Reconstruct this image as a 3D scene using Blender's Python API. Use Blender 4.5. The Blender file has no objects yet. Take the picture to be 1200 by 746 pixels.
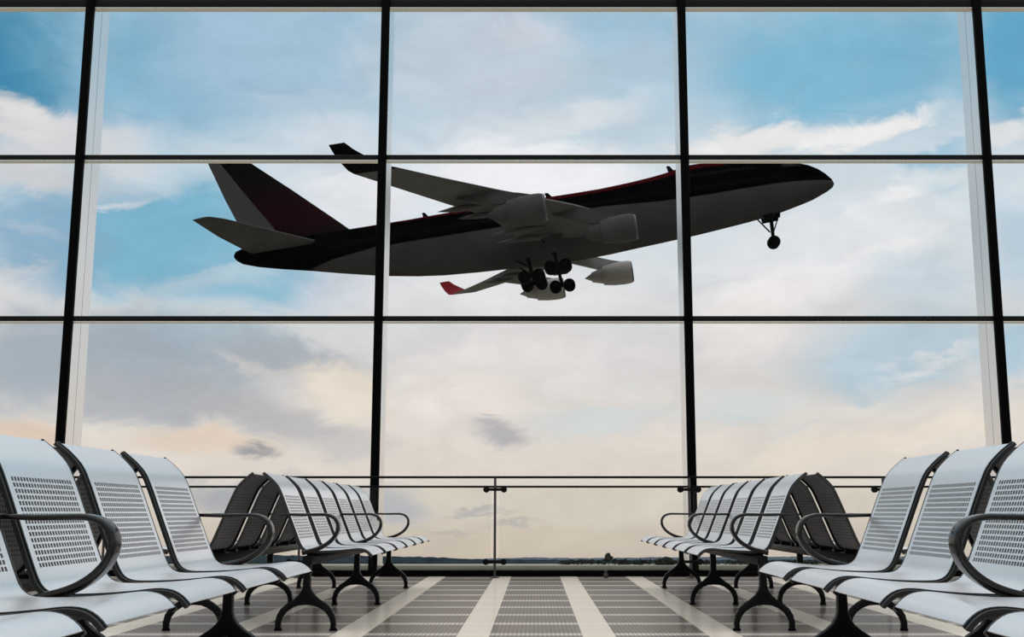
import bpy, bmesh, math, random
from mathutils import Vector, Matrix

random.seed(7)
SC = bpy.context.scene
COL = SC.collection
PI = math.pi

# ------------------------------------------------------------------ camera
FPX, PITCH, EYE, CX, CY = 1330.0, math.radians(9.69), 0.64, 627.0, 373.0
cam_d = bpy.data.cameras.new('camera')
cam = bpy.data.objects.new('camera', cam_d)
COL.objects.link(cam)
cam.location = (0, 0, EYE)
cam.rotation_euler = (PI / 2 + PITCH, 0, 0)
cam_d.sensor_fit = 'HORIZONTAL'
cam_d.sensor_width = 36.0
cam_d.lens = 36.0 * FPX / 1200.0
cam_d.shift_x = (600.0 - CX) / 1200.0
cam_d.clip_start = 0.05
cam_d.clip_end = 6000
SC.camera = cam
SC.view_settings.view_transform = 'Standard'
SC.view_settings.look = 'None'
SC.view_settings.exposure = 0.0
SC.view_settings.gamma = 1.0
SC.view_settings.use_curve_mapping = False


def ray(px, py):
    a, v = (px - CX) / FPX, -(py - CY) / FPX
    c, s = math.cos(PITCH), math.sin(PITCH)
    return Vector((a, c - v * s, s + v * c))


def azel(px, py):
    d = ray(px, py).normalized()
    return math.degrees(math.atan2(d.x, d.y)), math.degrees(math.asin(d.z))


def at(px, py, Y=None, Z=None):
    d = ray(px, py)
    t = Y / d.y if Y is not None else (Z - EYE) / d.z
    return Vector((0, 0, EYE)) + d * t


def lin(c):
    r = []
    for v in c[:3]:
        v /= 255.0
        r.append(v / 12.92 if v <= 0.04045 else ((v + 0.055) / 1.055) ** 2.4)
    return (r[0], r[1], r[2], 1.0)


# ------------------------------------------------------------------ node helpers
class NT:
    def __init__(self, tree):
        self.t = tree
        tree.nodes.clear()

    def n(self, kind, **kw):
        nd = self.t.nodes.new(kind)
        for k, v in kw.items():
            setattr(nd, k, v)
        return nd

    def l(self, a, b):
        self.t.links.new(a, b)

    def val(self, sock, v):
        if hasattr(v, 'is_output'):
            self.l(v, sock)
        else:
            sock.default_value = v

    def math(self, op, a, b=0.0, c=0.0, clamp=False):
        nd = self.n('ShaderNodeMath', operation=op, use_clamp=clamp)
        self.val(nd.inputs[0], a)
        self.val(nd.inputs[1], b)
        self.val(nd.inputs[2], c)
        return nd.outputs[0]

    def mix(self, f, a, b, blend='MIX'):
        nd = self.n('ShaderNodeMix', data_type='RGBA', blend_type=blend)
        self.val(nd.inputs[0], f)
        self.val(nd.inputs[6], a)
        self.val(nd.inputs[7], b)
        return nd.outputs[2]

    def step(self, x, lo, hi, tlo=0.0, thi=1.0, kind='SMOOTHSTEP'):
        nd = self.n('ShaderNodeMapRange', interpolation_type=kind)
        nd.clamp = True
        self.val(nd.inputs[0], x)
        self.val(nd.inputs[1], lo)
        self.val(nd.inputs[2], hi)
        self.val(nd.inputs[3], tlo)
        self.val(nd.inputs[4], thi)
        return nd.outputs[0]

    def ramp(self, x, stops, interp='LINEAR'):
        nd = self.n('ShaderNodeValToRGB')
        cr = nd.color_ramp
        cr.interpolation = interp
        while len(cr.elements) < len(stops):
            cr.elements.new(0.5)
        for e, (p, c) in zip(cr.elements, stops):
            e.position = p
            e.color = c if not isinstance(c, (int, float)) else (c, c, c, 1)
        self.l(x, nd.inputs[0])
        return nd.outputs[0]

    def noise(self, vec, scale, detail=4, rough=0.55, dist=0.0):
        nd = self.n('ShaderNodeTexNoise')
        nd.inputs['Scale'].default_value = scale
        nd.inputs['Detail'].default_value = detail
        nd.inputs['Roughness'].default_value = rough
        nd.inputs['Distortion'].default_value = dist
        self.l(vec, nd.inputs['Vector'])
        return nd


def mat(name, base, rough=0.5, metal=0.0, spec=0.5, noise=None):
    m = bpy.data.materials.new(name)
    m.use_nodes = True
    t = NT(m.node_tree)
    out = t.n('ShaderNodeOutputMaterial')
    b = t.n('ShaderNodeBsdfPrincipled')
    c = tuple(base) + (1.0,) if len(base) == 3 else base
    b.inputs['Base Color'].default_value = c
    b.inputs['Roughness'].default_value = rough
    b.inputs['Metallic'].default_value = metal
    b.inputs['Specular IOR Level'].default_value = spec
    if noise:
        sc, amt = noise
        co = t.n('ShaderNodeTexCoord')
        nz = t.noise(co.outputs['Object'], sc, 3)
        f = t.step(nz.outputs[0], 0.3, 0.7, 1 - amt, 1 + amt, 'LINEAR')
        mx = t.n('ShaderNodeVectorMath', operation='SCALE')
        mx.inputs[0].default_value = c[:3]
        t.l(f, mx.inputs['Scale'])
        t.l(mx.outputs[0], b.inputs['Base Color'])
    t.l(b.outputs[0], out.inputs[0])
    return m


# ------------------------------------------------------------------ mesh helpers
class MB:
    def __init__(self):
        self.v, self.f = [], []

    def add(self, vs, fs):
        o = len(self.v)
        self.v += [tuple(p) for p in vs]
        self.f += [[i + o for i in q] for q in fs]

    def box(self, x0, x1, y0, y1, z0, z1):
        self.add([(x0, y0, z0), (x1, y0, z0), (x1, y1, z0), (x0, y1, z0),
                  (x0, y0, z1), (x1, y0, z1), (x1, y1, z1), (x0, y1, z1)],
                 [(3, 2, 1, 0), (4, 5, 6, 7), (0, 1, 5, 4), (1, 2, 6, 5), (2, 3, 7, 6), (3, 0, 4, 7)])

    def loft(self, rings, caps=True, closed=True):
        n = len(rings[0])
        vs = [p for r in rings for p in r]
        fs = []
        for i in range(len(rings) - 1):
            for j in range(n if closed else n - 1):
                a, b = i * n + j, i * n + (j + 1) % n
                fs.append((a, b, b + n, a + n))
        if caps:
            fs.append(tuple(range(n))[::-1])
            fs.append(tuple((len(rings) - 1) * n + k for k in range(n)))
        self.add(vs, fs)

    def tube(self, pts, r, n=10, caps=True):
        pts = [Vector(p) for p in pts]
        rings = []
        ref = None
        for i, p in enumerate(pts):
            a = pts[max(i - 1, 0)]
            b = pts[min(i + 1, len(pts) - 1)]
            t = (b - a).normalized()
            if ref is None:
                ref = Vector((0, 0, 1)) if abs(t.z) < 0.9 else Vector((1, 0, 0))
            u = (ref - t * ref.dot(t)).normalized()
            w = t.cross(u)
            ref = u
            rr = r[i] if isinstance(r, (list, tuple)) else r
            rings.append([p + (u * math.cos(k * 2 * PI / n) + w * math.sin(k * 2 * PI / n)) * rr for k in range(n)])
        self.loft(rings, caps)

    def lathe(self, prof, axis='x', org=(0, 0, 0), n=24, caps=False):
        rings = []
        for (a, r) in prof:
            ring = []
            for k in range(n):
                c, s = math.cos(2 * PI * k / n) * r, math.sin(2 * PI * k / n) * r
                p = {'x': (a, c, s), 'y': (c, a, s), 'z': (c, s, a)}[axis]
                ring.append((p[0] + org[0], p[1] + org[1], p[2] + org[2]))
            rings.append(ring)
        self.loft(rings, caps)

    def prism(self, poly, y0, y1):
        """poly in (x, z), extruded along y"""
        n = len(poly)
        vs = [(x, y0, z) for x, z in poly] + [(x, y1, z) for x, z in poly]
        fs = [tuple(range(n)), tuple(range(2 * n - 1, n - 1, -1))]
        for i in range(n):
            j = (i + 1) % n
            fs.append((i, i + n, j + n, j))
        self.add(vs, fs)

    def mesh(self, name, m, smooth=True, bevel=0.0, angle=35, seg=2, solid=0.0):
        bm = bmesh.new()
        vv = [bm.verts.new(p) for p in self.v]
        for q in self.f:
            try:
                bm.faces.new([vv[i] for i in q])
            except ValueError:
                pass
        bm.normal_update()
        if solid:
            bmesh.ops.solidify(bm, geom=bm.faces[:], thickness=solid)
        bmesh.ops.recalc_face_normals(bm, faces=bm.faces[:])
        bm.normal_update()
        if bevel:
            es = [e for e in bm.edges if len(e.link_faces) == 2 and e.calc_face_angle(0) > math.radians(40)]
            bmesh.ops.bevel(bm, geom=es, offset=bevel, segments=seg, affect='EDGES', profile=0.5)
            bm.normal_update()
        for f in bm.faces:
            f.smooth = smooth
        for e in bm.edges:
            if len(e.link_faces) == 2 and e.calc_face_angle(0) > math.radians(angle):
                e.smooth = False
        me = bpy.data.meshes.new(name)
        bm.to_mesh(me)
        bm.free()
        me.materials.append(m)
        return me

    def obj(self, name, m, parent=None, **kw):
        o = bpy.data.objects.new(name, self.mesh(name, m, **kw))
        COL.objects.link(o)
        if parent:
            o.parent = parent
        return o


def empty(name, loc, rz=0.0):
    o = bpy.data.objects.new(name, None)
    o.empty_display_size = 0.1
    COL.objects.link(o)
    o.location = loc
    o.rotation_euler = (0, 0, rz)
    return o


def tag(o, label, cat, group=None):
    o['label'] = label
    o['category'] = cat
    if group:
        o['group'] = group
    return o


def struct(o):
    o['kind'] = 'structure'
    return o


def dup(root, loc, rz):
    r = root.copy()
    COL.objects.link(r)
    r.location = loc
    r.rotation_euler = (0, 0, rz)
    for ch in root.children:
        c = ch.copy()
        COL.objects.link(c)
        c.parent = r
        for g in ch.children:
            d = g.copy()
            COL.objects.link(d)
            d.parent = c
    return r


def spline(pts, per=6):
    """Catmull-Rom through pts"""
    P = [Vector(p) for p in pts]
    P = [P[0] * 2 - P[1]] + P + [P[-1] * 2 - P[-2]]
    out = []
    for i in range(1, len(P) - 2):
        a, b, c, d = P[i - 1:i + 3]
        for k in range(per):
            t = k / per
            out.append(0.5 * ((2 * b) + (c - a) * t + (2 * a - 5 * b + 4 * c - d) * t * t + (3 * b - a - 3 * c + d) * t ** 3))
    out.append(P[-2])
    return out


# ------------------------------------------------------------------ world: evening sky with broken cloud
def build_world():
    w = bpy.data.worlds.new('evening_sky')
    SC.world = w
    w.use_nodes = True
    t = NT(w.node_tree)
    out = t.n('ShaderNodeOutputWorld')
    bg = t.n('ShaderNodeBackground')
    bg.inputs[1].default_value = 1.0
    t.l(bg.outputs[0], out.inputs[0])
    co = t.n('ShaderNodeTexCoord')
    sep = t.n('ShaderNodeSeparateXYZ')
    t.l(co.outputs['Generated'], sep.inputs[0])
    az = t.math('MULTIPLY', t.math('ARCTAN2', sep.outputs[0], sep.outputs[1]), 57.29578)
    el = t.math('MULTIPLY', t.math('ARCSINE', sep.outputs[2]), 57.29578)
    # streaky domain for the noises
    cv = t.n('ShaderNodeCombineXYZ')
    t.l(az, cv.inputs[0])
    t.l(el, cv.inputs[1])
    skew = t.n('ShaderNodeMapping')
    skew.inputs['Rotation'].default_value = (0, 0, math.radians(-12))
    skew.inputs['Scale'].default_value = (0.45, 1.0, 1.0)
    t.l(cv.outputs[0], skew.inputs[0])
    n1 = t.noise(skew.outputs[0], 0.13, 6, 0.6, 0.6)
    n2 = t.noise(skew.outputs[0], 0.55, 6, 0.62, 0.8)

    def warp(col, amp):
        a = t.n('ShaderNodeVectorMath', operation='SUBTRACT')
        t.l(col, a.inputs[0])
        a.inputs[1].default_value = (0.5, 0.5, 0.5)
        b = t.n('ShaderNodeVectorMath', operation='SCALE')
        t.l(a.outputs[0], b.inputs[0])
        b.inputs['Scale'].default_value = amp
        return b.outputs[0]

    add1 = t.n('ShaderNodeVectorMath', operation='ADD')
    t.l(cv.outputs[0], add1.inputs[0])
    t.l(warp(n1.outputs['Color'], 3.4), add1.inputs[1])
    add2 = t.n('ShaderNodeVectorMath', operation='ADD')
    t.l(add1.outputs[0], add2.inputs[0])
    t.l(warp(n2.outputs['Color'], 2.6), add2.inputs[1])
    V = add2.outputs[0]
    # base gradient over elevation -10 .. 60 deg
    e01 = t.step(el, -10.0, 60.0, 0, 1, 'LINEAR')
    g = [(-10, (150, 142, 132)), (-3, (204, 188, 174)), (0, (219, 209, 196)), (3.5, (224, 216, 207)),
         (7, (216, 213, 210)), (10, (214, 215, 216)), (13, (216, 223, 228)), (17, (203, 216, 225)),
         (21, (178, 203, 218)), (24, (154, 190, 211)), (29, (200, 211, 218)), (45, (214, 217, 220)), (60, (220, 221, 222))]
    c = t.ramp(e01, [((e + 10) / 70.0, lin(k)) for e, k in g])

    def blob(col, px, py, rx, ry, rgb, s, rot=0.0, soft=0.0):
        a, e = azel(px, py)
        mp = t.n('ShaderNodeMapping', vector_type='TEXTURE')
        mp.inputs['Location'].default_value = (a, e, 0)
        mp.inputs['Rotation'].default_value = (0, 0, math.radians(rot))
        mp.inputs['Scale'].default_value = (rx * 0.042, ry * 0.042, 1e4)
        # the previous layer enters with a vanishing weight, so that the layers are evaluated one after
        # the other and the long chain fits the shader stack
        seq = t.n('ShaderNodeVectorMath', operation='MULTIPLY_ADD')
        t.l(col, seq.inputs[0])
        seq.inputs[1].default_value = (1e-7, 1e-7, 1e-7)
        t.l(V, seq.inputs[2])
        t.l(seq.outputs[0], mp.inputs[0])
        ln = t.n('ShaderNodeVectorMath', operation='LENGTH')
        t.l(mp.outputs[0], ln.inputs[0])
        f = t.step(ln.outputs['Value'], 1.0, soft, 0.0, s)
        return t.mix(f, col, lin(rgb))

    BL = [  # px, py, rx, ry, rgb, strength, rot, soft
        # blue openings, top row
        (20, 60, 150, 130, (70, 140, 174), 1.0, 0, .35),
        (-60, 90, 120, 80, (66, 136, 172), .8, 0, .2),
        (200, 80, 190, 120, (138, 182, 208), .95, 0, .3),
        (330, 60, 190, 110, (164, 192, 213), .9, 0, .3),
        (140, 60, 70, 60, (126, 176, 204), .7, 0, .0),
        (560, 70, 200, 100, (192, 205, 217), .95, 0, .4),
        (740, 60, 80, 60, (180, 200, 216), .7, 0, .1),
        (760, 110, 90, 30, (174, 200, 218), .6, 10, .1),
        (960, 75, 200, 95, (128, 183, 211), 1.0, 0, .35),
        (1080, 60, 110, 90, (124, 178, 207), .8, 0, .2),
        (1190, 60, 75, 100, (94, 164, 198), .95, 0, .3),
        # white cloud bands across the top row
        (60, 155, 130, 34, (214, 214, 217), 1.0, -8, .35),
        (25, 130, 60, 26, (224, 222, 221), .95, -20, .25),
        (70, 195, 110, 26, (208, 209, 213), .9, 0, .3),
        (150, 160, 50, 34, (210, 216, 222), .8, 0, .1),
        (350, 120, 120, 30, (182, 201, 217), .7, 8, .1),
        (390, 165, 100, 34, (208, 219, 228), .9, 4, .1),
        (560, 150, 120, 26, (210, 219, 227), .6, 10, .1),
        (660, 140, 170, 28, (221, 226, 231), .85, 14, .1),
        (620, 35, 90, 20, (208, 212, 221), .6, 0, .1),
        (880, 165, 150, 26, (234, 233, 232), 1.0, 4, .3),
        (1010, 148, 120, 22, (240, 238, 236), 1.0, 12, .3),
        (1070, 130, 40, 12, (238, 237, 235), .8, 20, .1),
        (1090, 176, 70, 16, (152, 192, 214), .85, 6, .2),
        (1180, 142, 45, 20, (224, 226, 228), .95, 8, .2),
        # second row
        (190, 280, 210, 95, (126, 180, 206), 1.0, 0, .45),
        (300, 325, 130, 60, (138, 186, 209), .9, 0, .3),
        (40, 280, 100, 85, (138, 175, 200), .95, 0, .3),
        (30, 205, 90, 22, (206, 208, 212), .85, 0, .2),
        (125, 228, 55, 10, (208, 216, 223), .8, 15, .1),
        (140, 205, 70, 16, (186, 204, 217), .7, 0, .1),
        (15, 325, 55, 14, (200, 203, 208), .7, 10, .1),
        (30, 270, 60, 14, (170, 188, 204), .7, 5, .1),
        (230, 335, 140, 14, (178, 200, 213), .8, 10, .1),
        (290, 318, 90, 12, (186, 205, 216), .7, 12, .1),
        (400, 340, 80, 50, (204, 210, 219), .85, 0, .1),
        (430, 225, 100, 62, (228, 230, 235), .95, 0, .3),
        (380, 195, 50, 20, (196, 208, 220), .6, 0, .1),
        (620, 210, 200, 60, (238, 239, 243), 1.0, 0, .4),
        (600, 345, 220, 50, (230, 229, 230), .8, 0, .3),
        (960, 290, 190, 75, (226, 229, 232), .9, 10, .3),
        (900, 345, 130, 40, (238, 234, 232), .9, 8, .2),
        (1000, 240, 130, 12, (214, 222, 229), .7, 16, .1),
        (1060, 220, 80, 16, (240, 239, 239), .85, 18, .1),
        (1040, 290, 100, 12, (236, 235, 234), .7, 16, .1),
        (1080, 335, 100, 50, (196, 211, 221), .85, 0, .2),
        (1100, 210, 40, 16, (190, 212, 224), .7, 0, .1),
        (1190, 290, 60, 90, (186, 206, 220), .9, 0, .2),
        # third row
        (170, 425, 190, 75, (160, 173, 184), .95, -6, .35),
        (265, 395, 150, 34, (164, 187, 199), .85, -8, .2),
        (330, 425, 150, 40, (168, 175, 183), .9, -14, .2),
        (180, 470, 170, 44, (174, 178, 184), .9, -6, .3),
        (330, 495, 150, 34, (186, 185, 186), .85, -12, .2),
        (30, 430, 80, 70, (166, 177, 187), .95, 0, .3),
        (30, 500, 80, 22, (222, 202, 184), .95, 0, .2),
        (400, 462, 90, 36, (230, 219, 205), 1.0, -14, .3),
        (300, 440, 70, 12, (206, 203, 200), .7, -22, .1),
        (240, 520, 110, 20, (226, 208, 190), .95, 0, .25),
        (400, 525, 80, 26, (202, 198, 196), .85, 0, .1),
        (300, 527, 32, 14, (146, 148, 155), .85, 0, .1),
        (290, 575, 100, 24, (172, 175, 182), .95, 0, .2),
        (470, 590, 56, 30, (184, 186, 194), .9, 0, .2),
        (600, 420, 170, 50, (229, 223, 220), .9, 0, .3),
        (540, 470, 120, 36, (232, 223, 216), .9, 0, .3),
        (520, 400, 90, 24, (214, 212, 212), .7, 14, .1),
        (700, 485, 120, 30, (208, 215, 217), .85, 8, .15),
        (740, 420, 90, 40, (224, 220, 219), .8, 0, .1),
        (590, 508, 50, 18, (178, 176, 180), .9, -6, .2),
        (575, 487, 24, 6, (192, 190, 192), .8, -6, .1),
        (560, 598, 60, 7, (180, 178, 178), .8, 0, .1),
        (600, 612, 50, 6, (172, 172, 176), .8, 0, .1),
        (530, 622, 46, 6, (180, 178, 180), .8, 0, .1),
        (640, 632, 260, 30, (213, 199, 184), .8, 0, .1),
        (700, 590, 160, 40, (220, 212, 198), .8, 0, .2),
        (1050, 415, 160, 58, (182, 203, 215), .95, 8, .3),
        (960, 400, 80, 40, (204, 212, 218), .7, 10, .1),
        (1185, 410, 50, 50, (172, 200, 216), .9, 0, .2),
        (870, 390, 90, 50, (230, 225, 222), .9, 0, .3),
        (870, 475, 120, 30, (206, 214, 216), .8, 4, .15),
        (1090, 425, 80, 8, (216, 219, 222), .8, 14, .1),
        (1100, 500, 130, 30, (232, 221, 208), 1.0, 10, .3),
        (1060, 475, 40, 10, (226, 220, 214), .8, 12, .1),
        (950, 530, 140, 30, (228, 217, 204), .9, 4, .2),
        (930, 500, 80, 10, (214, 212, 210), .7, 10, .1),
        (1010, 468, 60, 10, (224, 220, 215), .7, 14, .1),
    ]
    for b in BL:
        c = blob(c, *b)
    # fine mottling so that no patch reads flat
    mot = t.step(n2.outputs[0], 0.32, 0.68, 0.94, 1.05, 'LINEAR')
    mv = t.n('ShaderNodeVectorMath', operation='SCALE')
    t.l(c, mv.inputs[0])
    t.l(mot, mv.inputs['Scale'])
    wisp = t.step(n1.outputs[0], 0.52, 0.75, 0.0, 0.12)
    c = t.mix(wisp, mv.outputs[0], lin((226, 226, 228)))
    # below the far horizon: dull ground tone, for directions the ground plane does not reach
    below = t.step(el, -6.0, -4.0, 1.0, 0.0)
    c = t.mix(below, c, lin((120, 116, 110)))
    # unseen sky overhead is brightened, added to lift the light on floor and benches
    up = t.n('ShaderNodeVectorMath', operation='SCALE')
    t.l(c, up.inputs[0])
    t.l(t.step(el, 28.0, 48.0, 1.0, 1.9), up.inputs['Scale'])
    c = up.outputs[0]
    t.l(c, bg.inputs[0])


build_world()

# ------------------------------------------------------------------ materials
M_black = mat('black_mullion_paint', (.0018, .0018, .0018), .5, 0, .03)
M_fin = mat('pale_anodised_aluminium', (.92, .895, .87), .28, .85, .5)
M_seam = mat('dark_gasket', (.05, .05, .05), .6)
M_trans = mat('dark_transom_paint', (.008, .008, .008), .4, 0, .1)
M_under = mat('lit_transom_soffit', (.82, .78, .72), .25, .6)  # light reflected up onto the underside is put into this pale colour
M_sill = mat('grey_sill_profile', lin((150, 148, 136)), .5, 0, .2)
M_steel = mat('silver_seat_steel', (.93, .92, .915), .30, .78, .5)
M_slot_dark = mat('black_slot_darkening', (.0025, .0025, .0025), .9, 0, .02)  # black sheet added behind the slots, standing in for the dark inside them
M_rear = mat('shaded_seat_rear', (.19, .18, .175), .5, 0, .12)
M_rim = mat('black_seat_rim', (.004, .004, .0045), .3, 0, .2)
M_edge = mat('grey_edge_bar', (.04, .039, .038), .35, .6)
M_arm = mat('black_glossy_armrest', (.032, .030, .029), .16, .85, .3)
M_leg = mat('black_cast_leg', (.003, .003, .0033), .4, 0, .12)
M_rail = mat('dark_rail_steel', (.003, .003, .003), .5, 0, .06)
M_post = mat('brushed_rail_post', (.075, .07, .066), .35, .8)
M_clamp = mat('black_glass_clamp', (.003, .003, .003), .5, 0, .1)
M_rubber = mat('black_tyre_rubber', (.0025, .0025, .0025), .8, 0, .03)
M_gear = mat('dark_gear_steel', (.004, .004, .004), .6, 0, .05)


def glass_mat(name, tint, refl):
    m = bpy.data.materials.new(name)
    m.use_nodes = True
    t = NT(m.node_tree)
    out = t.n('ShaderNodeOutputMaterial')
    tr = t.n('ShaderNodeBsdfTransparent')
    tr.inputs[0].default_value = tint
    gl = t.n('ShaderNodeBsdfGlossy')
    gl.inputs['Roughness'].default_value = 0.0
    fr = t.n('ShaderNodeFresnel')
    fr.inputs[0].default_value = 1.2
    mx = t.n('ShaderNodeMixShader')
    t.l(t.math('MULTIPLY', fr.outputs[0], refl), mx.inputs[0])
    t.l(tr.outputs[0], mx.inputs[1])
    t.l(gl.outputs[0], mx.inputs[2])
    t.l(mx.outputs[0], out.inputs[0])
    return m


M_glass = glass_mat('clear_window_glass', (.995, .997, .997, 1), .2)
M_rglass = glass_mat('clear_rail_glass', (.96, .965, .955, 1), .8)


def floor_mat():
    m = bpy.data.materials.new('striped_grating_floor')
    m.use_nodes = True
    t = NT(m.node_tree)
    out = t.n('ShaderNodeOutputMaterial')
    co = t.n('ShaderNodeTexCoord')
    sep = t.n('ShaderNodeSeparateXYZ')
    t.l(co.outputs['Object'], sep.inputs[0])
    x, y = sep.outputs[0], sep.outputs[1]
    # broad pale bands running towards the window
    fx = t.math('SUBTRACT', t.math('FRACT', t.math('DIVIDE', t.math('ADD', x, -0.005 + 66.4), 0.664)), 0.5)
    band = t.step(t.math('MULTIPLY', t.math('ABSOLUTE', fx), 0.664), 0.083, 0.090, 1.0, 0.0)
    # narrow pale cross bars
    fy = t.math('SUBTRACT', t.math('FRACT', t.math('ADD', t.math('DIVIDE', t.math('ADD', y, -6.248), 0.584), 60.5)), 0.5)
    bar = t.step(t.math('MULTIPLY', t.math('ABSOLUTE', fy), 0.584), 0.035, 0.075, 1.0, 0.0)
    # fine grating slots along y
    sl = t.math('SINE', t.math('MULTIPLY', x, 2 * PI / 0.023))
    slot = t.step(sl, -0.3, 0.5, 0.0, 1.0)
    sl2 = t.math('SINE', t.math('MULTIPLY', y, 2 * PI / 0.0973))
    slot2 = t.step(sl2, -0.4, 0.4, 0.0, 1.0)
    cell = t.math('MULTIPLY', slot, slot2)
    nz = t.noise(co.outputs['Object'], 1.7, 4)
    dark = t.mix(t.math('MULTIPLY', cell, 0.6), lin((112, 104, 98)), lin((150, 140, 132)))
    dark = t.mix(t.math('MULTIPLY', bar, t.math('ADD', t.math('MULTIPLY', slot, 0.45), 0.55)), dark, lin((208, 198, 186)))
    dark = t.mix(t.step(nz.outputs[0], 0.35, 0.7, 0.0, 0.22), dark, lin((98, 90, 86)))
    pale = t.mix(t.math('MULTIPLY', bar, 0.35), lin((216, 204, 188)), lin((232, 222, 208)))
    c = t.mix(band, dark, pale)
    df = t.n('ShaderNodeBsdfDiffuse')
    t.l(c, df.inputs[0])
    gl = t.n('ShaderNodeBsdfGlossy')
    gl.inputs['Roughness'].default_value = 0.16
    gl.inputs[0].default_value = (.9, .87, .84, 1)
    mx = t.n('ShaderNodeMixShader')
    mx.inputs[0].default_value = 0.2
    t.l(df.outputs[0], mx.inputs[1])
    t.l(gl.outputs[0], mx.inputs[2])
    t.l(mx.outputs[0], out.inputs[0])
    return m


# ------------------------------------------------------------------ the terminal: floor, mullions, transoms, panes
HALF = 8.175
XM = [-0.017 + 3.27 * (k - 2.5) for k in range(6)]      # mullion axes
WY = 11.8                                                # room face of the window wall
TZ = [2.655, 4.424, 6.192, 7.96]
b = MB()
b.box(-9.2, 9.2, -2.5, WY + .6, -.25, 0)
struct(b.obj('floor', floor_mat(), smooth=False))

trim_no = 0
for x in XM:
    trim_no += 1
    root = empty('trim_%d' % trim_no, (x, WY, 0))
    struct(root)
    b = MB()
    b.box(-.044, .044, -.02, .035, 0, 8.1)
    b.obj('mullion_cap', M_black, root, bevel=.004)
    b = MB()
    b.box(-.040, .040, .035, .235, 0, 8.1)
    b.box(-.034, .034, .235, .243, 0, 8.1)
    b.box(-.040, .040, .243, .46, 0, 8.1)
    b.obj('mullion_fin', M_fin, root, smooth=False)
    b = MB()
    b.box(-.037, .037, .234, .244, 0, 8.1)
    b.obj('seam', M_seam, root, smooth=False)
win_no = 0
for i in range(5):
    x0, x1 = XM[i] + .043, XM[i + 1] - .043
    for z in TZ:
        trim_no += 1
        root = empty('trim_%d' % trim_no, ((x0 + x1) / 2, WY, z))
        struct(root)
        hw = (x1 - x0) / 2
        b = MB()
        up = .05 if z == TZ[2] else .028
        b.box(-hw, hw, .005, .10, -.026 - (.012 if z == TZ[2] else 0), up)
        b.obj('transom_bar', M_trans, root, bevel=.004)
        b = MB()
        dz = .012 if z == TZ[2] else 0
        b.box(-hw, hw, .012, .115, -.036 - dz, -.0265 - dz)
        b.obj('soffit_strip', M_under, root, smooth=False)
    zs = [.10] + TZ
    for j in range(4):
        win_no += 1
        b = MB()
        b.box(x0 - .005, x1 + .005, WY + .06, WY + .072, zs[j] + (.02 if j else 0), zs[j + 1] - .03)
        struct(b.obj('window_%d' % win_no, M_glass, smooth=False))
trim_no += 1
root = empty('trim_%d' % trim_no, (0, WY, 0))
struct(root)
b = MB()
b.box(-HALF, HALF, -.03, .12, 0, .036)
b.box(-HALF, HALF, -.015, .12, .036, .062)
b.obj('sill_base', M_black, root, bevel=.003)
b = MB()
b.box(-HALF, HALF, 0.0, .12, .062, .107)
b.obj('sill_cap', M_sill, root, bevel=.003)

# ------------------------------------------------------------------ glass railing in front of the window
RY = 11.5
rail = empty('glass_railing', (0, RY, 0))
tag(rail, 'low glass railing with thin dark rails standing along the window wall', 'railing')
PX = [-.40 + 1.945 * k for k in range(-3, 5)]
b = MB()
b.tube([(-7.9, 0, .988), (7.9, 0, .988)], .0115, 10)
b.obj('handrail', M_rail, rail)
b = MB()
b.tube([(-7.9, .012, .894), (7.9, .012, .894)], .0105, 8)
b.obj('mid_rail', M_rail, rail)
for x in PX:
    b = MB()
    b.lathe([(0.012, .0130), (.985, .0130)], 'z', (x, 0, 0), 14, True)
    po = b.obj('post', M_post, rail)
    b = MB()
    b.lathe([(0, .045), (.008, .045), (.014, .03), (.014, .0)], 'z', (x, 0, 0), 20)
    b.obj('base_flange', M_post, po)
    for z in (.866, .158):
        b = MB()
        for s in (-1, 1):
            b.lathe([(-.030, 0), (-.030, .026), (-.025, .031), (.021, .031), (.026, .026), (.026, 0)], 'y', (x + s * .088, 0, z), 16)
        b.box(x - .08, x + .08, -.014, .010, z - .014, z + .014)
        b.obj('glass_clamp', M_clamp, po)
for i in range(len(PX) - 1):
    b = MB()
    b.box(PX[i] + .04, PX[i + 1] - .04, -.005, .005, .07, .888)
    b.obj('glass_panel', M_rglass, rail, smooth=False)
p = at(710.5, 677.5, Z=0)
b = MB()
b.box(p.x - .022, p.x + .022, -.02, .02, 0, .045)
b.box(p.x - .012, p.x + .012, -.012, .012, .045, .072)
b.obj('floor_bracket', M_post, rail, bevel=.004)

# ------------------------------------------------------------------ benches
SW = .232      # half width of a shell
BP = [(-.268, .856), (-.232, .827), (-.194, .786), (-.168, .735), (-.134, .652), (-.101, .570), (-.067, .487),
      (-.048, .450), (-.022, .430), (.02, .424), (.12, .426), (.20, .432), (.265, .4385), (.305, .4335), (.332, .418), (.347, .402)]
prof = spline([(a, 0, z) for a, z in BP], 8)
L = [0.0]
for i in range(1, len(prof)):
    L.append(L[-1] + (prof[i] - prof[i - 1]).length)


def on_prof(s):
    s = min(max(s, 0), L[-1])
    for i in range(1, len(L)):
        if s <= L[i] + 1e-9:
            k = (s - L[i - 1]) / max(L[i] - L[i - 1], 1e-9)
            p = prof[i - 1].lerp(prof[i], k)
            d = (prof[i] - prof[i - 1]).normalized()
            return p, d
    return prof[-1], (prof[-1] - prof[-2]).normalized()


def s_at_z(z):
    for i in range(1, len(prof)):
        if prof[i].z <= z:
            return L[i]


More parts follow.
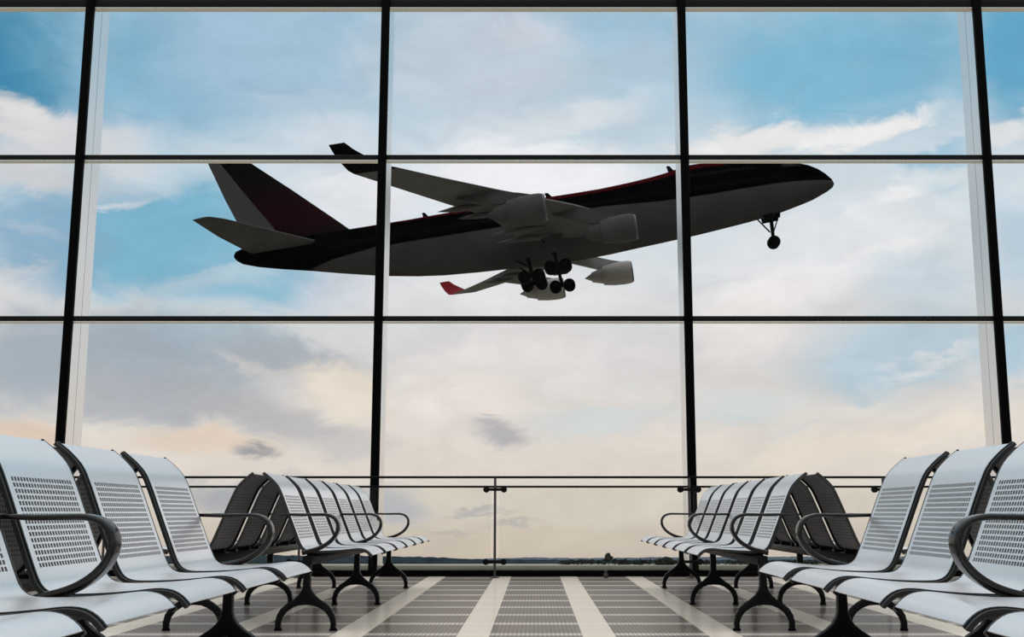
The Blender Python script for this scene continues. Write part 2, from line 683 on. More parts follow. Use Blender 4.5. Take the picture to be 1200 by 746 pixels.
def perforated(s0, rows, pitch, hole, ncol, cp, ch, off, m, name, solid):
    """a strip of sheet with a grid of slots, following the shell at a distance off behind it"""
    ss, ys = [s0 - .008], [-.218]
    holes, hc = [], []
    for r in range(rows):
        ss += [s0 + r * pitch + (pitch - hole) * .5, s0 + r * pitch + (pitch + hole) * .5]
        holes.append(len(ss) - 2)
    ss.append(s0 + rows * pitch + .004)
    y0 = -ncol * cp / 2
    for c in range(ncol):
        ys += [y0 + c * cp + (cp - ch) * .5, y0 + c * cp + (cp + ch) * .5]
        hc.append(len(ys) - 2)
    ys.append(.218)
    b = MB()
    for q in ss:
        p, d = on_prof(q)
        p = p - Vector((-d.z, 0, d.x)) * off
        b.v += [(p.x, y, p.z) for y in ys]
    n = len(ys)
    hs, hcs = set(holes), set(hc)
    for i in range(len(ss) - 1):
        for j in range(n - 1):
            if not (i in hs and j in hcs):
                b.f.append([i * n + j, i * n + j + 1, (i + 1) * n + j + 1, (i + 1) * n + j])
    return b.mesh(name, m, solid=solid, angle=50)


def shell_mesh():
    s0 = s_at_z(.742)
    rows, pitch, hole = 15, .0178, .0124
    ss = [(k / 10) * s0 for k in range(10)]
    holes = []
    for r in range(rows):
        a = s0 + r * pitch
        ss += [a, a + hole]
        holes.append(len(ss) - 2)
    s1 = ss[-1]
    n = 34
    ss += [s1 + (L[-1] - s1) * k / n for k in range(1, n + 1)]
    ncol, cp, ch = 22, .0186, .0124
    ys = [-SW, -SW + .012]
    hc = []
    y0 = -(ncol * cp - (cp - ch)) / 2
    for cidx in range(ncol):
        ys += [y0 + cidx * cp, y0 + cidx * cp + ch]
        hc.append(len(ys) - 2)
    ys += [SW - .012, SW]
    b = MB()
    for s in ss:
        p, d = on_prof(s)
        b.v += [(p.x, y, p.z) for y in ys]
    m = len(ys)
    hs, hcs = set(holes), set(hc)
    for i in range(len(ss) - 1):
        for j in range(m - 1):
            if i in hs and j in hcs:
                continue
            b.f.append([i * m + j, i * m + j + 1, (i + 1) * m + j + 1, (i + 1) * m + j])
    me = b.mesh('seat', M_steel, solid=.004, angle=50)
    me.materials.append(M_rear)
    # the side away from the sitter is dark grey: shade between the rows put into its colour
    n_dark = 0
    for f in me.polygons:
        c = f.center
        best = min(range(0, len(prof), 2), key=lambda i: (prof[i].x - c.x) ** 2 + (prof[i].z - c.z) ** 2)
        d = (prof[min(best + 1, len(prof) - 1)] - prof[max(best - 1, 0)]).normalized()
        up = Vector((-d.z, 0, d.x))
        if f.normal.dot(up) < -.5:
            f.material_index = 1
    return me


def rim_mesh(y, w, hi, lo, m):
    """flat black bar that follows the shell's edge"""
    b = MB()
    rings = []
    for k in range(61):
        s = -.012 + (L[-1] + .018) * k / 60
        p, d = on_prof(s)
        if s < 0:
            p = prof[0] + d * s
        if s > L[-1]:
            p = prof[-1] + d * (s - L[-1])
        nrm = Vector((-d.z, 0, d.x))        # points to the sitter's side
        a, c = p + nrm * hi, p - nrm * lo
        rings.append([(a.x, y - w, a.z), (a.x, y + w, a.z), (c.x, y + w, c.z), (c.x, y - w, c.z)])
    b.loft(rings)
    return b.mesh('side_rim', m, bevel=.0015, seg=1, angle=30)


def arm_mesh():
    pts = [(-.165, .626), (-.12, .629), (-.04, .627), (.04, .628), (.095, .627), (.138, .612), (.162, .580), (.163, .545), (.150, .512),
           (.122, .480), (.085, .455), (.045, .438), (.0, .426), (-.03, .418)]
    P = spline([(a, 0, z) for a, z in pts], 4)
    rings = []
    n = len(P)
    for i, p in enumerate(P):
        d = (P[min(i + 1, n - 1)] - P[max(i - 1, 0)]).normalized()
        nr = Vector((-d.z, 0, d.x))
        t = .0070 + .0060 * (i / (n - 1))
        hw = .022 + .008 * min(1, i / (n * .4))
        ring = []
        for k in range(14):
            an = 2 * PI * k / 14
            cy, cn = math.cos(an), math.sin(an)
            cy = math.copysign(abs(cy) ** .4, cy)
            cn = math.copysign(abs(cn) ** .4, cn)
            q = p + nr * (cn * t)
            ring.append((q.x, cy * hw, q.z))
        rings.append(ring)
    b = MB()
    b.loft(rings)
    return b.mesh('armrest', M_arm, angle=60)


def leg_mesh():
    half_o = [(.165, 0), (.167, .045), (.158, .085), (.138, .118), (.108, .143), (.072, .166), (.044, .190), (.028, .215), (.0205, .242), (.0195, .30), (.0195, .385)]
    half_i = [(.138, 0), (.138, .04), (.128, .072), (.107, .100), (.075, .122), (.04, .135)]
    poly = half_o + [(-x, z) for x, z in reversed(half_o)] + [(-x, z) for x, z in half_i] + [(0, .138)] + list(reversed(half_i))
    b = MB()
    b.prism(poly, -.021, .021)
    return b.mesh('leg', M_leg, bevel=.005, angle=40)


def pad_mesh(x):
    b = MB()
    b.lathe([(0, 0), (0, .022), (.009, .022), (.013, .017), (.013, 0)], 'z', (x, 0, 0), 16)
    return b.mesh('foot_pad', M_rubber)


def link(name, me, parent, loc=(0, 0, 0)):
    o = bpy.data.objects.new(name, me)
    COL.objects.link(o)
    o.parent = parent
    o.location = loc
    return o


def slot_dark_mesh():
    b = MB()
    s0 = s_at_z(.742)
    rings = []
    for k in range(25):
        p, d = on_prof(s0 - .008 + (15 * .0178 + .012) * k / 24)
        nr = Vector((-d.z, 0, d.x))
        a, c = p - nr * .0007, p - nr * .0013
        w = .214
        rings.append([(a.x, -w, a.z), (a.x, w, a.z), (c.x, w, c.z), (c.x, -w, c.z)])
    b.loft(rings)
    return b.mesh('slot_dark_sheet', M_slot_dark)


ME_slot_dark = slot_dark_mesh()
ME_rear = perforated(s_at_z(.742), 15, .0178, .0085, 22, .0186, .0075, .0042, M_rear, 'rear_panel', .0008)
ME_shell, ME_rimA, ME_rimB = shell_mesh(), rim_mesh(-SW - .005, .005, .0045, .0115, M_rim), rim_mesh(SW + .005, .005, .0045, .0115, M_rim)
ME_barA, ME_barB = rim_mesh(-SW - .0155, .0055, .0012, .0115, M_edge), rim_mesh(SW + .0155, .0055, .0012, .0115, M_edge)
ME_arm, ME_leg, ME_padA, ME_padB = arm_mesh(), leg_mesh(), pad_mesh(.152), pad_mesh(-.152)
PITCH_Y = .593
BX, BXB = 1.262, 1.878


def make_bench(loc, rz):
    t = empty('airport_bench', loc, rz)
    for k in range(6):
        y = (k - 2.5) * PITCH_Y
        s = link('seat', ME_shell, t, (0, y, 0))
        link('side_rim', ME_rimA, s)
        link('side_rim', ME_rimB, s)
        link('edge_bar', ME_barA, s)
        link('edge_bar', ME_barB, s)
        link('slot_dark_sheet', ME_slot_dark, s)
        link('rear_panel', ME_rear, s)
    b = MB()
    b.box(-.028, .028, -1.80, 1.80, .352, .402)
    b.obj('beam', M_leg, t, bevel=.006)
    for k in range(6):
        y = (k - 2.5) * PITCH_Y
        b = MB()
        for dy in (-.17, .17):
            b = MB()
            b.prism([(-.03, .398), (.03, .398), (.20, .418), (.20, .4285), (.0, .4215), (-.03, .428)], y + dy - .012, y + dy + .012)
            b.obj('seat_bracket', M_leg, t, smooth=False)
    for y in (-1.78, 0, 1.78):
        link('armrest', ME_arm, t, (0, y, 0))
        lg = link('leg', ME_leg, t, (0, y, 0))
        link('foot_pad', ME_padA, lg)
        link('foot_pad', ME_padB, lg)
    return t


SPOTS = [  # x, y, rz, label
    (-BX, 8.22, 0, 'six-seat perforated silver bench by the window, left of the aisle, facing the aisle'),
    (-BXB, 8.22, PI, 'bench by the window, left of the aisle, showing the dark grey rears of its seats'),
    (BX, 8.22, PI, 'six-seat perforated silver bench by the window, right of the aisle, facing the aisle'),
    (BXB, 8.22, 0, 'bench by the window, right of the aisle, showing the dark grey rears of its seats'),
    (-BX, 3.02, 0, 'large perforated silver bench nearest the camera at the left edge, facing the aisle'),
    (-BXB, 3.02, PI, 'bench behind the large near silver bench at the left edge, glimpsed between its seat backs'),
    (BX, 3.02, PI, 'large perforated silver bench nearest the camera at the right edge, facing the aisle'),
    (BXB, 3.02, 0, 'bench behind the large near silver bench at the right edge, glimpsed between its seat backs'),
]
proto = None
for (x, y, rz, lab) in SPOTS:
    if proto is None:
        proto = o = make_bench((x, y, 0), rz)
    else:
        o = dup(proto, (x, y, 0), rz)
    tag(o, lab, 'bench', 'back-to-back waiting benches')

# ------------------------------------------------------------------ the airliner
FW = Vector((0.98814592, -0.06863717, 0.13731928))
ST = Vector((-0.06753614, -0.99763642, -0.01266673))
UP = Vector((-0.13786413, -0.00324257, 0.99044584))
ORG = Vector((33.49735917, 123.03207867, 37.52047148))      # nose tip
plane = empty('jet_airliner', (0, 0, 0))
plane.matrix_world = Matrix(((FW.x, -ST.x, UP.x, ORG.x), (FW.y, -ST.y, UP.y, ORG.y), (FW.z, -ST.z, UP.z, ORG.z), (0, 0, 0, 1)))
tag(plane, 'four-engined jumbo jet airliner climbing with wheels down beyond the window', 'airplane')


def P(s, y, z):
    """s aft of the nose, y to starboard, z up"""
    return (-s, -y, z)


def interp(tab, s, k):
    if s <= tab[0][0]:
        return tab[0][k]
    for a, c in zip(tab, tab[1:]):
        if s <= c[0]:
            f = (s - a[0]) / (c[0] - a[0])
            return a[k] * (1 - f) + c[k] * f
    return tab[-1][k]


# s, top, bottom, half width, height of the widest point
FT = [(0, -.50, -.58, .03, -.54), (.25, .05, -.95, .62, -.5), (.9, .82, -1.3, 1.15, -.45), (1.6, 1.42, -1.58, 1.55, -.4), (2.6, 2.02, -1.98, 1.95, -.35),
      (4, 2.50, -2.33, 2.40, -.3), (6, 2.86, -2.78, 2.78, -.3), (8, 3.12, -3.12, 3.0, -.3), (10, 3.43, -3.38, 3.15, -.3), (12.5, 3.75, -3.64, 3.25, -.3),
      (14.5, 4.05, -3.84, 3.25, -.3), (16, 4.05, -3.98, 3.25, -.3), (18, 3.62, -4.12, 3.28, -.35), (20, 3.33, -4.26, 3.35, -.4), (22.5, 3.08, -4.42, 3.45, -.5), (26, 2.86, -4.68, 3.5, -.6),
      (29, 2.82, -4.8, 3.5, -.6), (35, 2.84, -4.7, 3.5, -.6), (41, 2.84, -4.45, 3.4, -.5), (45, 2.78, -4.2, 3.25, -.4), (48, 2.70, -3.85, 3.2, -.3), (52, 2.68, -3.2, 3.0, -.1),
      (56.6, 2.66, -2.2, 2.5, .2), (60, 2.62, -1.4, 2.0, .6), (63.4, 2.58, -.68, 1.5, .95), (66, 2.5, -.05, 1.0, 1.2), (67.8, 2.35, .55, .62, 1.45), (68.5, 2.15, 1.05, .38, 1.6), (68.75, 1.8, 1.45, .12, 1.62)]
b = MB()
rings = []
S = sorted(set([i * .7 for i in range(98)] + [r[0] for r in FT]))
for s in S:
    zt, zb, w, zm = (interp(FT, s, k) for k in (1, 2, 3, 4))
    ring = []
    for k in range(40):
        a = 2 * PI * k / 40
        c, q = math.cos(a), math.sin(a)
        ring.append(P(s, w * c, zm + ((zt - zm) if q > 0 else (zm - zb)) * q))
    rings.append(ring)
b.loft(rings)


def livery():
    m = bpy.data.materials.new('black_red_grey_livery')
    m.use_nodes = True
    t = NT(m.node_tree)
    out = t.n('ShaderNodeOutputMaterial')
    bs = t.n('ShaderNodeBsdfPrincipled')
    bs.inputs['Roughness'].default_value = .8
    bs.inputs['Specular IOR Level'].default_value = .0
    co = t.n('ShaderNodeTexCoord')
    sep = t.n('ShaderNodeSeparateXYZ')
    t.l(co.outputs['Object'], sep.inputs[0])
    s01 = t.math('DIVIDE', t.math('MULTIPLY', sep.outputs[0], -1.0), 70.0)
    z = sep.outputs[2]

    def line(pts):
        return t.math('SUBTRACT', t.math('MULTIPLY', t.ramp(s01, [(s / 70.0, (v + 5) / 10.0) for s, v in pts]), 10.0), 5.0)

    lo = line([(0, -.3), (6, -.2), (14, -.4), (20, -.35), (26, .0), (32, .1), (38, -.55), (46, -.55), (52, -.55), (57, -1.0), (62, -1.7), (66, -2.0), (69, -2)])
    hi = line([(0, 4.9), (10, 4.9), (12, 3.0), (14, 3.1), (17, 2.85), (20, 2.35), (26, 1.95), (34, 1.9), (44, 2.15), (50, 2.15), (54, 2.3), (56, 4.9)])
    up = t.step(t.math('SUBTRACT', z, lo), -.06, .06)
    red = t.step(t.math('SUBTRACT', z, hi), -.05, .05)
    nz = t.noise(co.outputs['Object'], .25, 3)
    grey = t.mix(t.step(nz.outputs[0], .35, .65), (.050, .048, .047, 1), (.038, .037, .0365, 1))
    c = t.mix(up, grey, (.0006, .0006, .0007, 1))
    c = t.mix(red, c, (.03, .002, .003, 1))
    t.l(c, bs.inputs['Base Color'])
    t.l(bs.outputs[0], out.inputs[0])
    return m


M_liv = livery()
M_pgrey = mat('grey_airliner_paint', (.055, .053, .052), .6, 0, .03, (.4, .15))
M_pwing = mat('wing_grey_paint', (.078, .075, .073), .5, 0, .04, (.3, .15))
M_pblack = mat('black_airliner_paint', (.0012, .0012, .0012), .5, 0, .03)
M_pred2 = mat('red_winglet_paint', (.15, .006, .009), .5, 0, .05)
M_pred3 = mat('dark_winglet_paint', (.0025, .001, .001), .5, 0, .03)
M_nac_lit = mat('lit_nacelle_grey', (.26, .25, .24), .45, 0, .1)  # far engines only: the light on them put into a paler grey
M_lip = mat('nacelle_lip_metal', (.06, .06, .06), .45, .3)
M_fan = mat('dark_fan', (.008, .008, .008), .6, 0, .1)
M_win = mat('black_cabin_window', (.001, .001, .0012), .5, 0, .03)
M_wgrey = mat('rudder_grey_paint', (.055, .053, .054), .5, 0, .04)

fus = b.obj('fuselage', M_liv, plane, angle=60)
# rows of cabin windows, both sides, main deck and upper deck; one mesh: the windows are a pattern on the hull
b = MB()


def hull_y(s, z):
    zt, zb, w, zm = (interp(FT, s, k) for k in (1, 2, 3, 4))
    q = (z - zm) / ((zt - zm) if z > zm else (zm - zb))
    return w * math.sqrt(max(0, 1 - q * q))


for sd in (-1, 1):
    for (sa, sb, z) in ((6, 17.5, .55), (18.6, 34.5, .55), (36, 57, .45), (9, 17.2, 2.15)):
        s = sa
        while s < sb:
            y0, y1 = hull_y(s, z - .2), hull_y(s, z + .2)
            e = .02
            b.add([P(s, sd * (y0 + e), z - .2), P(s + .27, sd * (y0 + e), z - .2), P(s + .27, sd * (y1 + e), z + .2), P(s, sd * (y1 + e), z + .2),
                   P(s, sd * (y0 - .1), z - .2), P(s + .27, sd * (y0 - .1), z - .2), P(s + .27, sd * (y1 - .1), z + .2), P(s, sd * (y1 - .1), z + .2)],
                  [(0, 1, 2, 3), (0, 4, 5, 1), (1, 5, 6, 2), (2, 6, 7, 3), (3, 7, 4, 0), (4, 7, 6, 5)])
            s += .508
b.obj('cabin_windows', M_win, fus, smooth=False)
# cockpit glazing
b = MB()
for sd in (-1, 1):
    for (s0, s1) in ((3.7, 4.3), (4.4, 5.0), (5.1, 5.7)):
        ps = []
        for (s, z) in ((s0, 1.75), (s1, 1.75), (s1, 2.2), (s0 + .15, 2.2)):
            ps.append(P(s, sd * (hull_y(s, z) + .03), z))
        ps += [P(-p[0], -p[1] - sd * .15, p[2]) for p in ps]
        b.add(ps, [(0, 1, 2, 3), (7, 6, 5, 4), (0, 4, 5, 1), (1, 5, 6, 2), (2, 6, 7, 3), (3, 7, 4, 0)])
b.obj('cockpit_windows', M_win, fus, smooth=False)
# crown and belly aerials
for (s, zt, h, dx) in ((31.8, 2.7, .75, .55), (17.7, 3.5, .9, .5), (46.1, 2.6, .75, .45)):
    b = MB()
    for y in (-.05, .05):
        pass
    b.loft([[P(s - .45, .06, zt), P(s + .35, .06, zt), P(s + .35, -.06, zt), P(s - .45, -.06, zt)],
            [P(s - .0 + dx * .3, .03, zt + h), P(s + dx, .03, zt + h), P(s + dx, -.03, zt + h), P(s - .0 + dx * .3, -.03, zt + h)]])
    b.obj('aerial', M_pblack, fus, smooth=False)


def foil(le, te, y, zc, t, n=10):
    """closed airfoil ring in the plane of constant y, from the trailing edge over the top"""
    c = te - le
    up, dn = [], []
    for k in range(n + 1):
        x = .5 * (1 - math.cos(PI * k / n))
        th = 5 * t * (.2969 * math.sqrt(x) - .126 * x - .3516 * x * x + .2843 * x ** 3 - .1036 * x ** 4)
        cam_ = .02 * math.sin(PI * x)
        up.append((le + x * c, zc + c * (cam_ + th)))
        dn.append((le + x * c, zc + c * (cam_ - th)))
    pts = up[::-1] + dn[1:-1]
    return [(s, y, z) for s, z in pts]


def wing(sd, wl_mat):
    st = [(1.2, 23.0, 36.4, -2.7, .11), (3.3, 23.0, 36.0, -2.45, .11), (7.5, 25.7, 36.6, -2.05, .11), (12.5, 29.2, 37.9, -1.75, .10), (20.8, 36.3, 42.5, -1.3, .095), (26, 40.7, 45.5, -.95, .09), (30.2, 44.2, 48.0, -.62, .085)]
    b = MB()
    b.loft([[P(s, sd * y, z) for s, y, z in foil(a, c, yy, zc, t)] for yy, a, c, zc, t in st])
    w = b.obj('wing', M_pwing, plane, angle=50)
    b = MB()
    wl = [(30.15, 44.2, 48.0, -.62, .085), (30.7, 45.1, 48.4, -.42, .08), (31.3, 46.3, 48.9, .25, .07), (31.75, 47.5, 49.35, 1.1, .07), (32.0, 48.2, 49.6, 1.75, .06)]
    rings = []
    for i, (yy, a, c, zc, t) in enumerate(wl):
        f = foil(a, c, yy, zc, t)
        rings.append([P(s, sd * (yy - (z - zc) * (i / 4.0)), zc + (z - zc) * (1 - .8 * i / 4.0)) for s, y, z in f])
    b.loft(rings)
    o = b.obj('winglet', wl_mat, w, angle=60)
    # flap track fairings under the trailing edge
    for (yy, s0, s1, zc) in ((6.5, 32.0, 38.2, -3.0), (9.3, 32.2, 38.6, -2.7), (15.6, 36.2, 41.0, -2.15), (18.6, 38.1, 42.6, -1.95)):
        b = MB()
        b.lathe([(-s0 - (s1 - s0) * k / 10.0, .34 * math.sin(PI * (k / 10.0) ** .8) + .001) for k in range(11)], 'x', (0, -sd * yy, zc), 12)
        b.obj('flap_fairing', M_pwing, w)
    return w


wing(1, M_pred3)
wing(-1, M_pred2)


K = .94


def engine(sd, y, s, z, zw, mt):
    b = MB()
    pr = [(0, 1.22), (.0, 1.3), (.12, 1.40), (.5, 1.50), (1.2, 1.53), (2.4, 1.45), (3.6, 1.24), (3.7, 1.18), (3.5, 1.12), (1.2, 1.14), (.3, 1.16), (0, 1.22)]
    b.lathe([(-s - a, r * K) for a, r in pr], 'x', (0, -sd * y, z), 32)
    e = b.obj('engine_nacelle', mt, plane, angle=60)
    b = MB()
    b.lathe([(-s + a, r * K) for a, r in ((.01, 1.21), (.03, 1.27), (-.02, 1.33), (-.16, 1.425), (-.17, 1.40))], 'x', (0, -sd * y, z), 32)
    b.obj('inlet_lip', M_lip, e)
    b = MB()
    b.lathe([(-s - .3, .0), (-s - .55, .25), (-s - .8, .4), (-s - .85, 1.15), (-s - 1.0, 1.15), (-s - 1.0, 0)], 'x', (0, -sd * y, z), 28)
    b.obj('fan', M_fan, e)
    b = MB()
    b.lathe([(-s - 3.2, .98), (-s - 3.8, .95), (-s - 4.7, .70), (-s - 5.0, .62), (-s - 5.1, .45), (-s - 5.9, .03), (-s - 5.9, 0)], 'x', (0, -sd * y, z), 28)
    b.obj('exhaust_cone', mt, e)
    b = MB()
    x0, x1, x2, x3 = s + .9, s + 5.4, s + 10.5, s + 5.5
    b.loft([[P(x0, sd * (y + q * .28), z + 1.3), P(s + 4.2, sd * (y + q * .28), z + .9), P(x2 - 2.0, sd * (y + q * .2), zw - .25), P(x2 - 2.6, sd * (y + q * .2), zw + .05), P(x3, sd * (y + q * .28), zw + .1), P(x0 + 1.5, sd * (y + q * .28), z + 1.75)] for q in (-1, 1)])
    b.obj('pylon', mt, e, smooth=False)


engine(1, 11.7, 23.25, -4.75, -1.9, M_pgrey)
engine(1, 20.8, 31.95, -3.7, -1.4, M_pgrey)
engine(-1, 11.7, 23.25, -4.75, -1.9, M_nac_lit)
engine(-1, 20.8, 31.95, -3.75, -1.4, M_nac_lit)

# tail fin: dark red and black fin with a grey rudder panel behind it
def fin_section(s0, s1, z, t):
    c = s1 - s0
    return [P(s0, 0, z), P(s0 + c * .15, t * .7, z), P(s0 + c * .4, t, z), P(s1, t * .8, z), P(s1, -t * .8, z), P(s0 + c * .4, -t, z), P(s0 + c * .15, -t * .7, z)]


def fin_mat():
    m = bpy.data.materials.new('black_to_dark_red_fin')
    m.use_nodes = True
    t = NT(m.node_tree)
    out = t.n('ShaderNodeOutputMaterial')
    bs = t.n('ShaderNodeBsdfPrincipled')
    bs.inputs['Roughness'].default_value = .5
    bs.inputs['Specular IOR Level'].default_value = .03
    co = t.n('ShaderNodeTexCoord')
    sep = t.n('ShaderNodeSeparateXYZ')
    t.l(co.outputs['Object'], sep.inputs[0])
    # livery: the red panel sweeps up beside the rudder and feathers out towards the leading edge
    f = t.step(sep.outputs[2], 5.0, 11.5, 1.0, 0.0)
    f2 = t.step(sep.outputs[2], 2.4, 4.5, 0.25, 1.0)
    t.l(t.mix(t.math('MULTIPLY', f, f2), (.0012, .001, .0012, 1), (.013, .0008, .0014, 1)), bs.inputs['Base Color'])
    t.l(bs.outputs[0], out.inputs[0])
    return m


tp = fin_section(65.9, 69.45, 12.56, .2)
tp = [(p[0], p[1], p[2] + (-p[0] - 65.9) * .158) for p in tp]
b = MB()
b.loft([fin_section(54.6, 64.0, 2.3, .55), fin_section(56.4, 63.6, 4.0, .45), fin_section(61.2, 66.5, 8.4, .33), tp])
f1 = b.obj('tail_fin', fin_mat(), plane, angle=50)


def rud(s0, s1, z, t, k=0.0):
    return [P(s0, t * .8, z), P(s1, .03, z + k * (s1 - s0)), P(s1, -.03, z + k * (s1 - s0)), P(s0, -t * .8, z)]


b = MB()
b.loft([rud(64.0, 67.0, 2.3, .55), rud(63.62, 67.4, 4.0, .45), rud(66.5, 69.15, 8.4, .33),
        [(p[0], p[1], p[2]) for p in rud(69.45, 70.85, 13.12, .2, .158)]])
b.obj('rudder', M_wgrey, f1, angle=50)

for sd in (1, -1):
    b = MB()
    b.loft([[P(s, sd * y, z) for s, y, z in foil(a, c, yy, zc, t)] for yy, a, c, zc, t in
            ((.6, 57.6, 66.2, 1.35, .10), (2.0, 58.8, 66.7, 1.5, .10), (6.5, 62.8, 68.3, 2.4, .09), (10.3, 66.2, 69.2, 3.15, .085), (11.1, 67.3, 69.4, 3.33, .07))])
    b.obj('tailplane', M_pgrey, plane, angle=50)


# undercarriage
def wheel_mesh(b, s, y, z, r, w):
    b.lathe([(-w * .5, 0), (-w * .5, r * .55), (-w * .42, r * .6), (-w * .5, r * .8), (-w * .36, r * .96), (0, r), (w * .36, r * .96), (w * .5, r * .8), (w * .42, r * .6), (w * .5, r * .55), (w * .5, 0)],
            'y', P(s, y, z), 22)


def gear(name, s, y, z, bogie, top, lean):
    b = MB()
    b.tube([P(s + lean, y * .85, top), P(s + lean * .3, y, z + 1.0), P(s, y, z)], [.24, .2, .16], 12)
    b.tube([P(s + 1.6, y * .9, top), P(s + .2, y, z + 1.2)], .09, 8)
    if bogie:
        b.tube([P(s - .86, y, z), P(s + .86, y, z)], .15, 10)
        axles = (-.82, .82)
    else:
        axles = (0,)
        b.tube([P(s - 1.2, 0, top), P(s - .05, 0, z + .9)], .07, 8)
    for a in axles:
        b.tube([P(s + a, y - .62, z), P(s + a, y + .62, z)], .09, 8)
    g = b.obj(name, M_gear, plane)
    for a in axles:
        for q in (-1, 1):
            b = MB()
            wheel_mesh(b, s + a, y + q * (.56 if bogie else .42), z, .70, .44)
            b.obj('wheel', M_rubber, g)
    return g


gear('nose_gear', 7.76, 0, -6.15, False, -2.9, -.2)
gear('main_gear', 31.9, 5.5, -6.4, True, -2.4, .4)
gear('main_gear', 31.9, -5.5, -6.45, True, -2.4, .4)
gear('main_gear', 35.0, 1.9, -6.3, True, -4.2, .2)
gear('main_gear', 35.0, -1.9, -6.45, True, -4.2, .2)
for (s0, s1, y, z0, z1) in ((6.6, 8.6, .75, -3.0, -3.6), (6.6, 8.6, -.75, -3.0, -3.6)):
    b = MB()
    b.loft([[P(s0, y + q, z0), P(s1, y + q, z0 - .1), P(s1 - .1, y + q * 1.2, z1 - .1), P(s0 + .1, y + q * 1.2, z1)] for q in (-.03, .03)])
    b.obj('gear_door', M_pblack, plane, smooth=False)
for sd in (1, -1):
    b = MB()
    b.loft([[P(30.9, sd * 6.2 + q, -2.9), P(33.0, sd * 6.2 + q, -2.9), P(32.8, sd * 6.35 + q, -4.9), P(31.1, sd * 6.35 + q, -4.9)] for q in (-.04, .04)])
    b.obj('gear_door', M_pgrey, plane, smooth=False)

# ------------------------------------------------------------------ the airfield outside
GZ = -60.0


def ground_mat():
    m = bpy.data.materials.new('pale_airfield_grass')
    m.use_nodes = True
    t = NT(m.node_tree)
    out = t.n('ShaderNodeOutputMaterial')
    d = t.n('ShaderNodeBsdfDiffuse')
    co = t.n('ShaderNodeTexCoord')
    nz = t.noise(co.outputs['Object'], .01, 4)
    t.l(t.mix(nz.outputs[0], lin((150, 146, 128)), lin((168, 160, 142))), d.inputs[0])
    t.l(d.outputs[0], out.inputs[0])
    return m


b = MB()
b.box(-1600, 1600, 40, 1450, GZ - 1, GZ)
struct(b.obj('ground', ground_mat(), smooth=False))


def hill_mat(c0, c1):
    m = bpy.data.materials.new('hazed_wooded_hillside')
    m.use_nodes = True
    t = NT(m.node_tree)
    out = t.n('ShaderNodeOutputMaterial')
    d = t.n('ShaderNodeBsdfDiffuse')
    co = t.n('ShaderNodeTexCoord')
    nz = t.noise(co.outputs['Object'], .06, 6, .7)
    t.l(t.mix(t.step(nz.outputs[0], .35, .65), lin(c0), lin(c1)), d.inputs[0])  # distance haze is put into the blue-green wood colours
    t.l(d.outputs[0], out.inputs[0])
    return m


def ridge(name, y0, depth, top_fn, x0, x1, m, step=4.0, jag=.35, base=-62.0):
    """a long rolling rise with real depth"""
    b = MB()
    nx = int((x1 - x0) / step)
    cs = [(-.5, 0), (-.46, .5), (-.3, .85), (0, 1.0), (.3, .7), (.5, 0)]
    rings = []
    for i in range(nx + 1):
        x = x0 + (x1 - x0) * i / nx
        h = top_fn(x) + random.uniform(-jag, jag)
        rings.append([(x, y0 + depth * a, base + (h - base) * k + (random.uniform(-jag, jag) if 0 < k < 1 else 0)) for a, k in cs])
    b.loft(rings, closed=False, caps=False)
    o = b.obj(name, m, smooth=False)
    return struct(o)


def h_at(px, py, Y):
    return at(px, py, Y=Y).z


Y1 = 1440.0
prof_px = [(-300, 653), (300, 650), (430, 651), (500, 652.2), (545, 654), (570, 656), (600, 655), (640, 655.5), (700, 656), (800, 656), (1200, 655), (1600, 654)]
tab1 = [(at(px, py, Y=Y1).x, at(px, py, Y=Y1).z) for px, py in prof_px]
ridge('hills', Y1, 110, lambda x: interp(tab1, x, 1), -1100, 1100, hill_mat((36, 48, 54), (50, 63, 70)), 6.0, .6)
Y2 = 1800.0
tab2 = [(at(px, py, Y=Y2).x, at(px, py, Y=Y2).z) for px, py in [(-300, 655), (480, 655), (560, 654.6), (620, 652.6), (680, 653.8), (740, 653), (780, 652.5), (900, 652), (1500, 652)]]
ridge('distant_hills', Y2, 160, lambda x: interp(tab2, x, 1), -1300, 1300, hill_mat((82, 92, 104), (96, 104, 114)), 6.0, .5, -85.0)


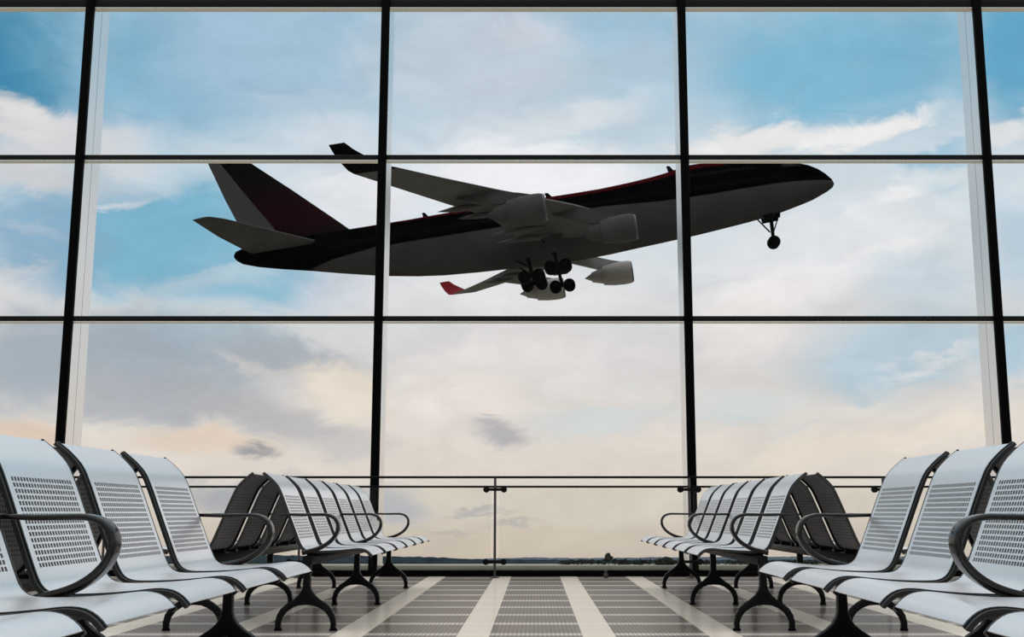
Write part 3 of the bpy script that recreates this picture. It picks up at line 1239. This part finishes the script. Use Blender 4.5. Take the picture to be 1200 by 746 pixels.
def leafy(b, c, r, n, sq=.8, k=None):
    """n clumps of foliage filling an ellipsoid at c"""
    for _ in range(n):
        th, u = random.uniform(0, 2 * PI), random.uniform(-1, 1)
        q = math.sqrt(1 - u * u)
        rr = random.uniform(.45, 1)
        p = (c[0] + r * rr * q * math.cos(th), c[1] + r * rr * q * math.sin(th), c[2] + r * sq * rr * u)
        s = r * random.uniform(.18, .34) if k is None else k * random.uniform(.7, 1.3)
        rings = []
        for a in range(5):
            ph = -PI / 2 + PI * a / 4
            rings.append([(p[0] + s * (math.cos(ph) + .02) * math.cos(e * PI / 3) * random.uniform(.8, 1.2), p[1] + s * (math.cos(ph) + .02) * math.sin(e * PI / 3), p[2] + s * .9 * math.sin(ph)) for e in range(6)])
        b.loft(rings)


M_leaf = mat('dark_tree_foliage', lin((46, 44, 42)), .9, 0, .05, (.5, .3))
M_leaf2 = mat('olive_tree_foliage', lin((40, 44, 38)), .9, 0, .05, (.5, .3))
M_bark = mat('dark_bark', lin((52, 46, 42)), .9, 0, .1)


def tree(px, py_top, Y, cw, name, label, m, n, sq=.8):
    top = at(px, py_top, Y=Y)
    h = top.z - GZ
    t = empty(name, (top.x, Y, GZ))
    tag(t, label, 'tree', 'trees beyond the airfield')
    b = MB()
    b.tube([(0, 0, -.2), (.1, 0, h * .35), (0, 0, h * .7)], [cw * .09, cw * .07, cw * .03], 8)
    for k in range(4):
        a = k * PI / 2 + .4
        b.tube([(0, 0, h * .4), (cw * .4 * math.cos(a), cw * .4 * math.sin(a), h * .72)], [cw * .04, cw * .015], 6)
    b.obj('trunk', M_bark, t)
    b = MB()
    leafy(b, (0, 0, h - cw * sq), cw, n, sq)
    b.obj('crown', m, t, smooth=False)


tree(713, 648.5, 1350, 5.2, 'round_tree', 'lone round-topped tree sticking up above the hedge line beyond the airfield', M_leaf, 60, .85)
tree(720.5, 653.5, 1350, 2.2, 'small_tree', 'small bushy tree at the foot of the lone round-topped tree', M_leaf, 30, .8)
tree(780, 653, 1350, 9.5, 'spreading_tree', 'wide low dome-shaped tree beside the bench at right of the aisle', M_leaf2, 90, .5)
b = MB()
for k in range(420):
    px = random.uniform(655, 1260)
    Y = random.uniform(1362, 1384)
    c = at(px, random.uniform(654.5, 658.0), Y=Y)
    r = random.uniform(2.2, 4.2)
    leafy(b, (c.x, Y, c.z - .8 * r + .4), r, 4, .7)
    leafy(b, (c.x, Y, (c.z + GZ) / 2 - .6), r * 1.1, 3, .9)
o = b.obj('treeline', M_leaf2, smooth=False)
o['kind'] = 'stuff'
o['label'] = 'dark low line of hedges and trees along the far edge of the airfield'
o['category'] = 'treeline'
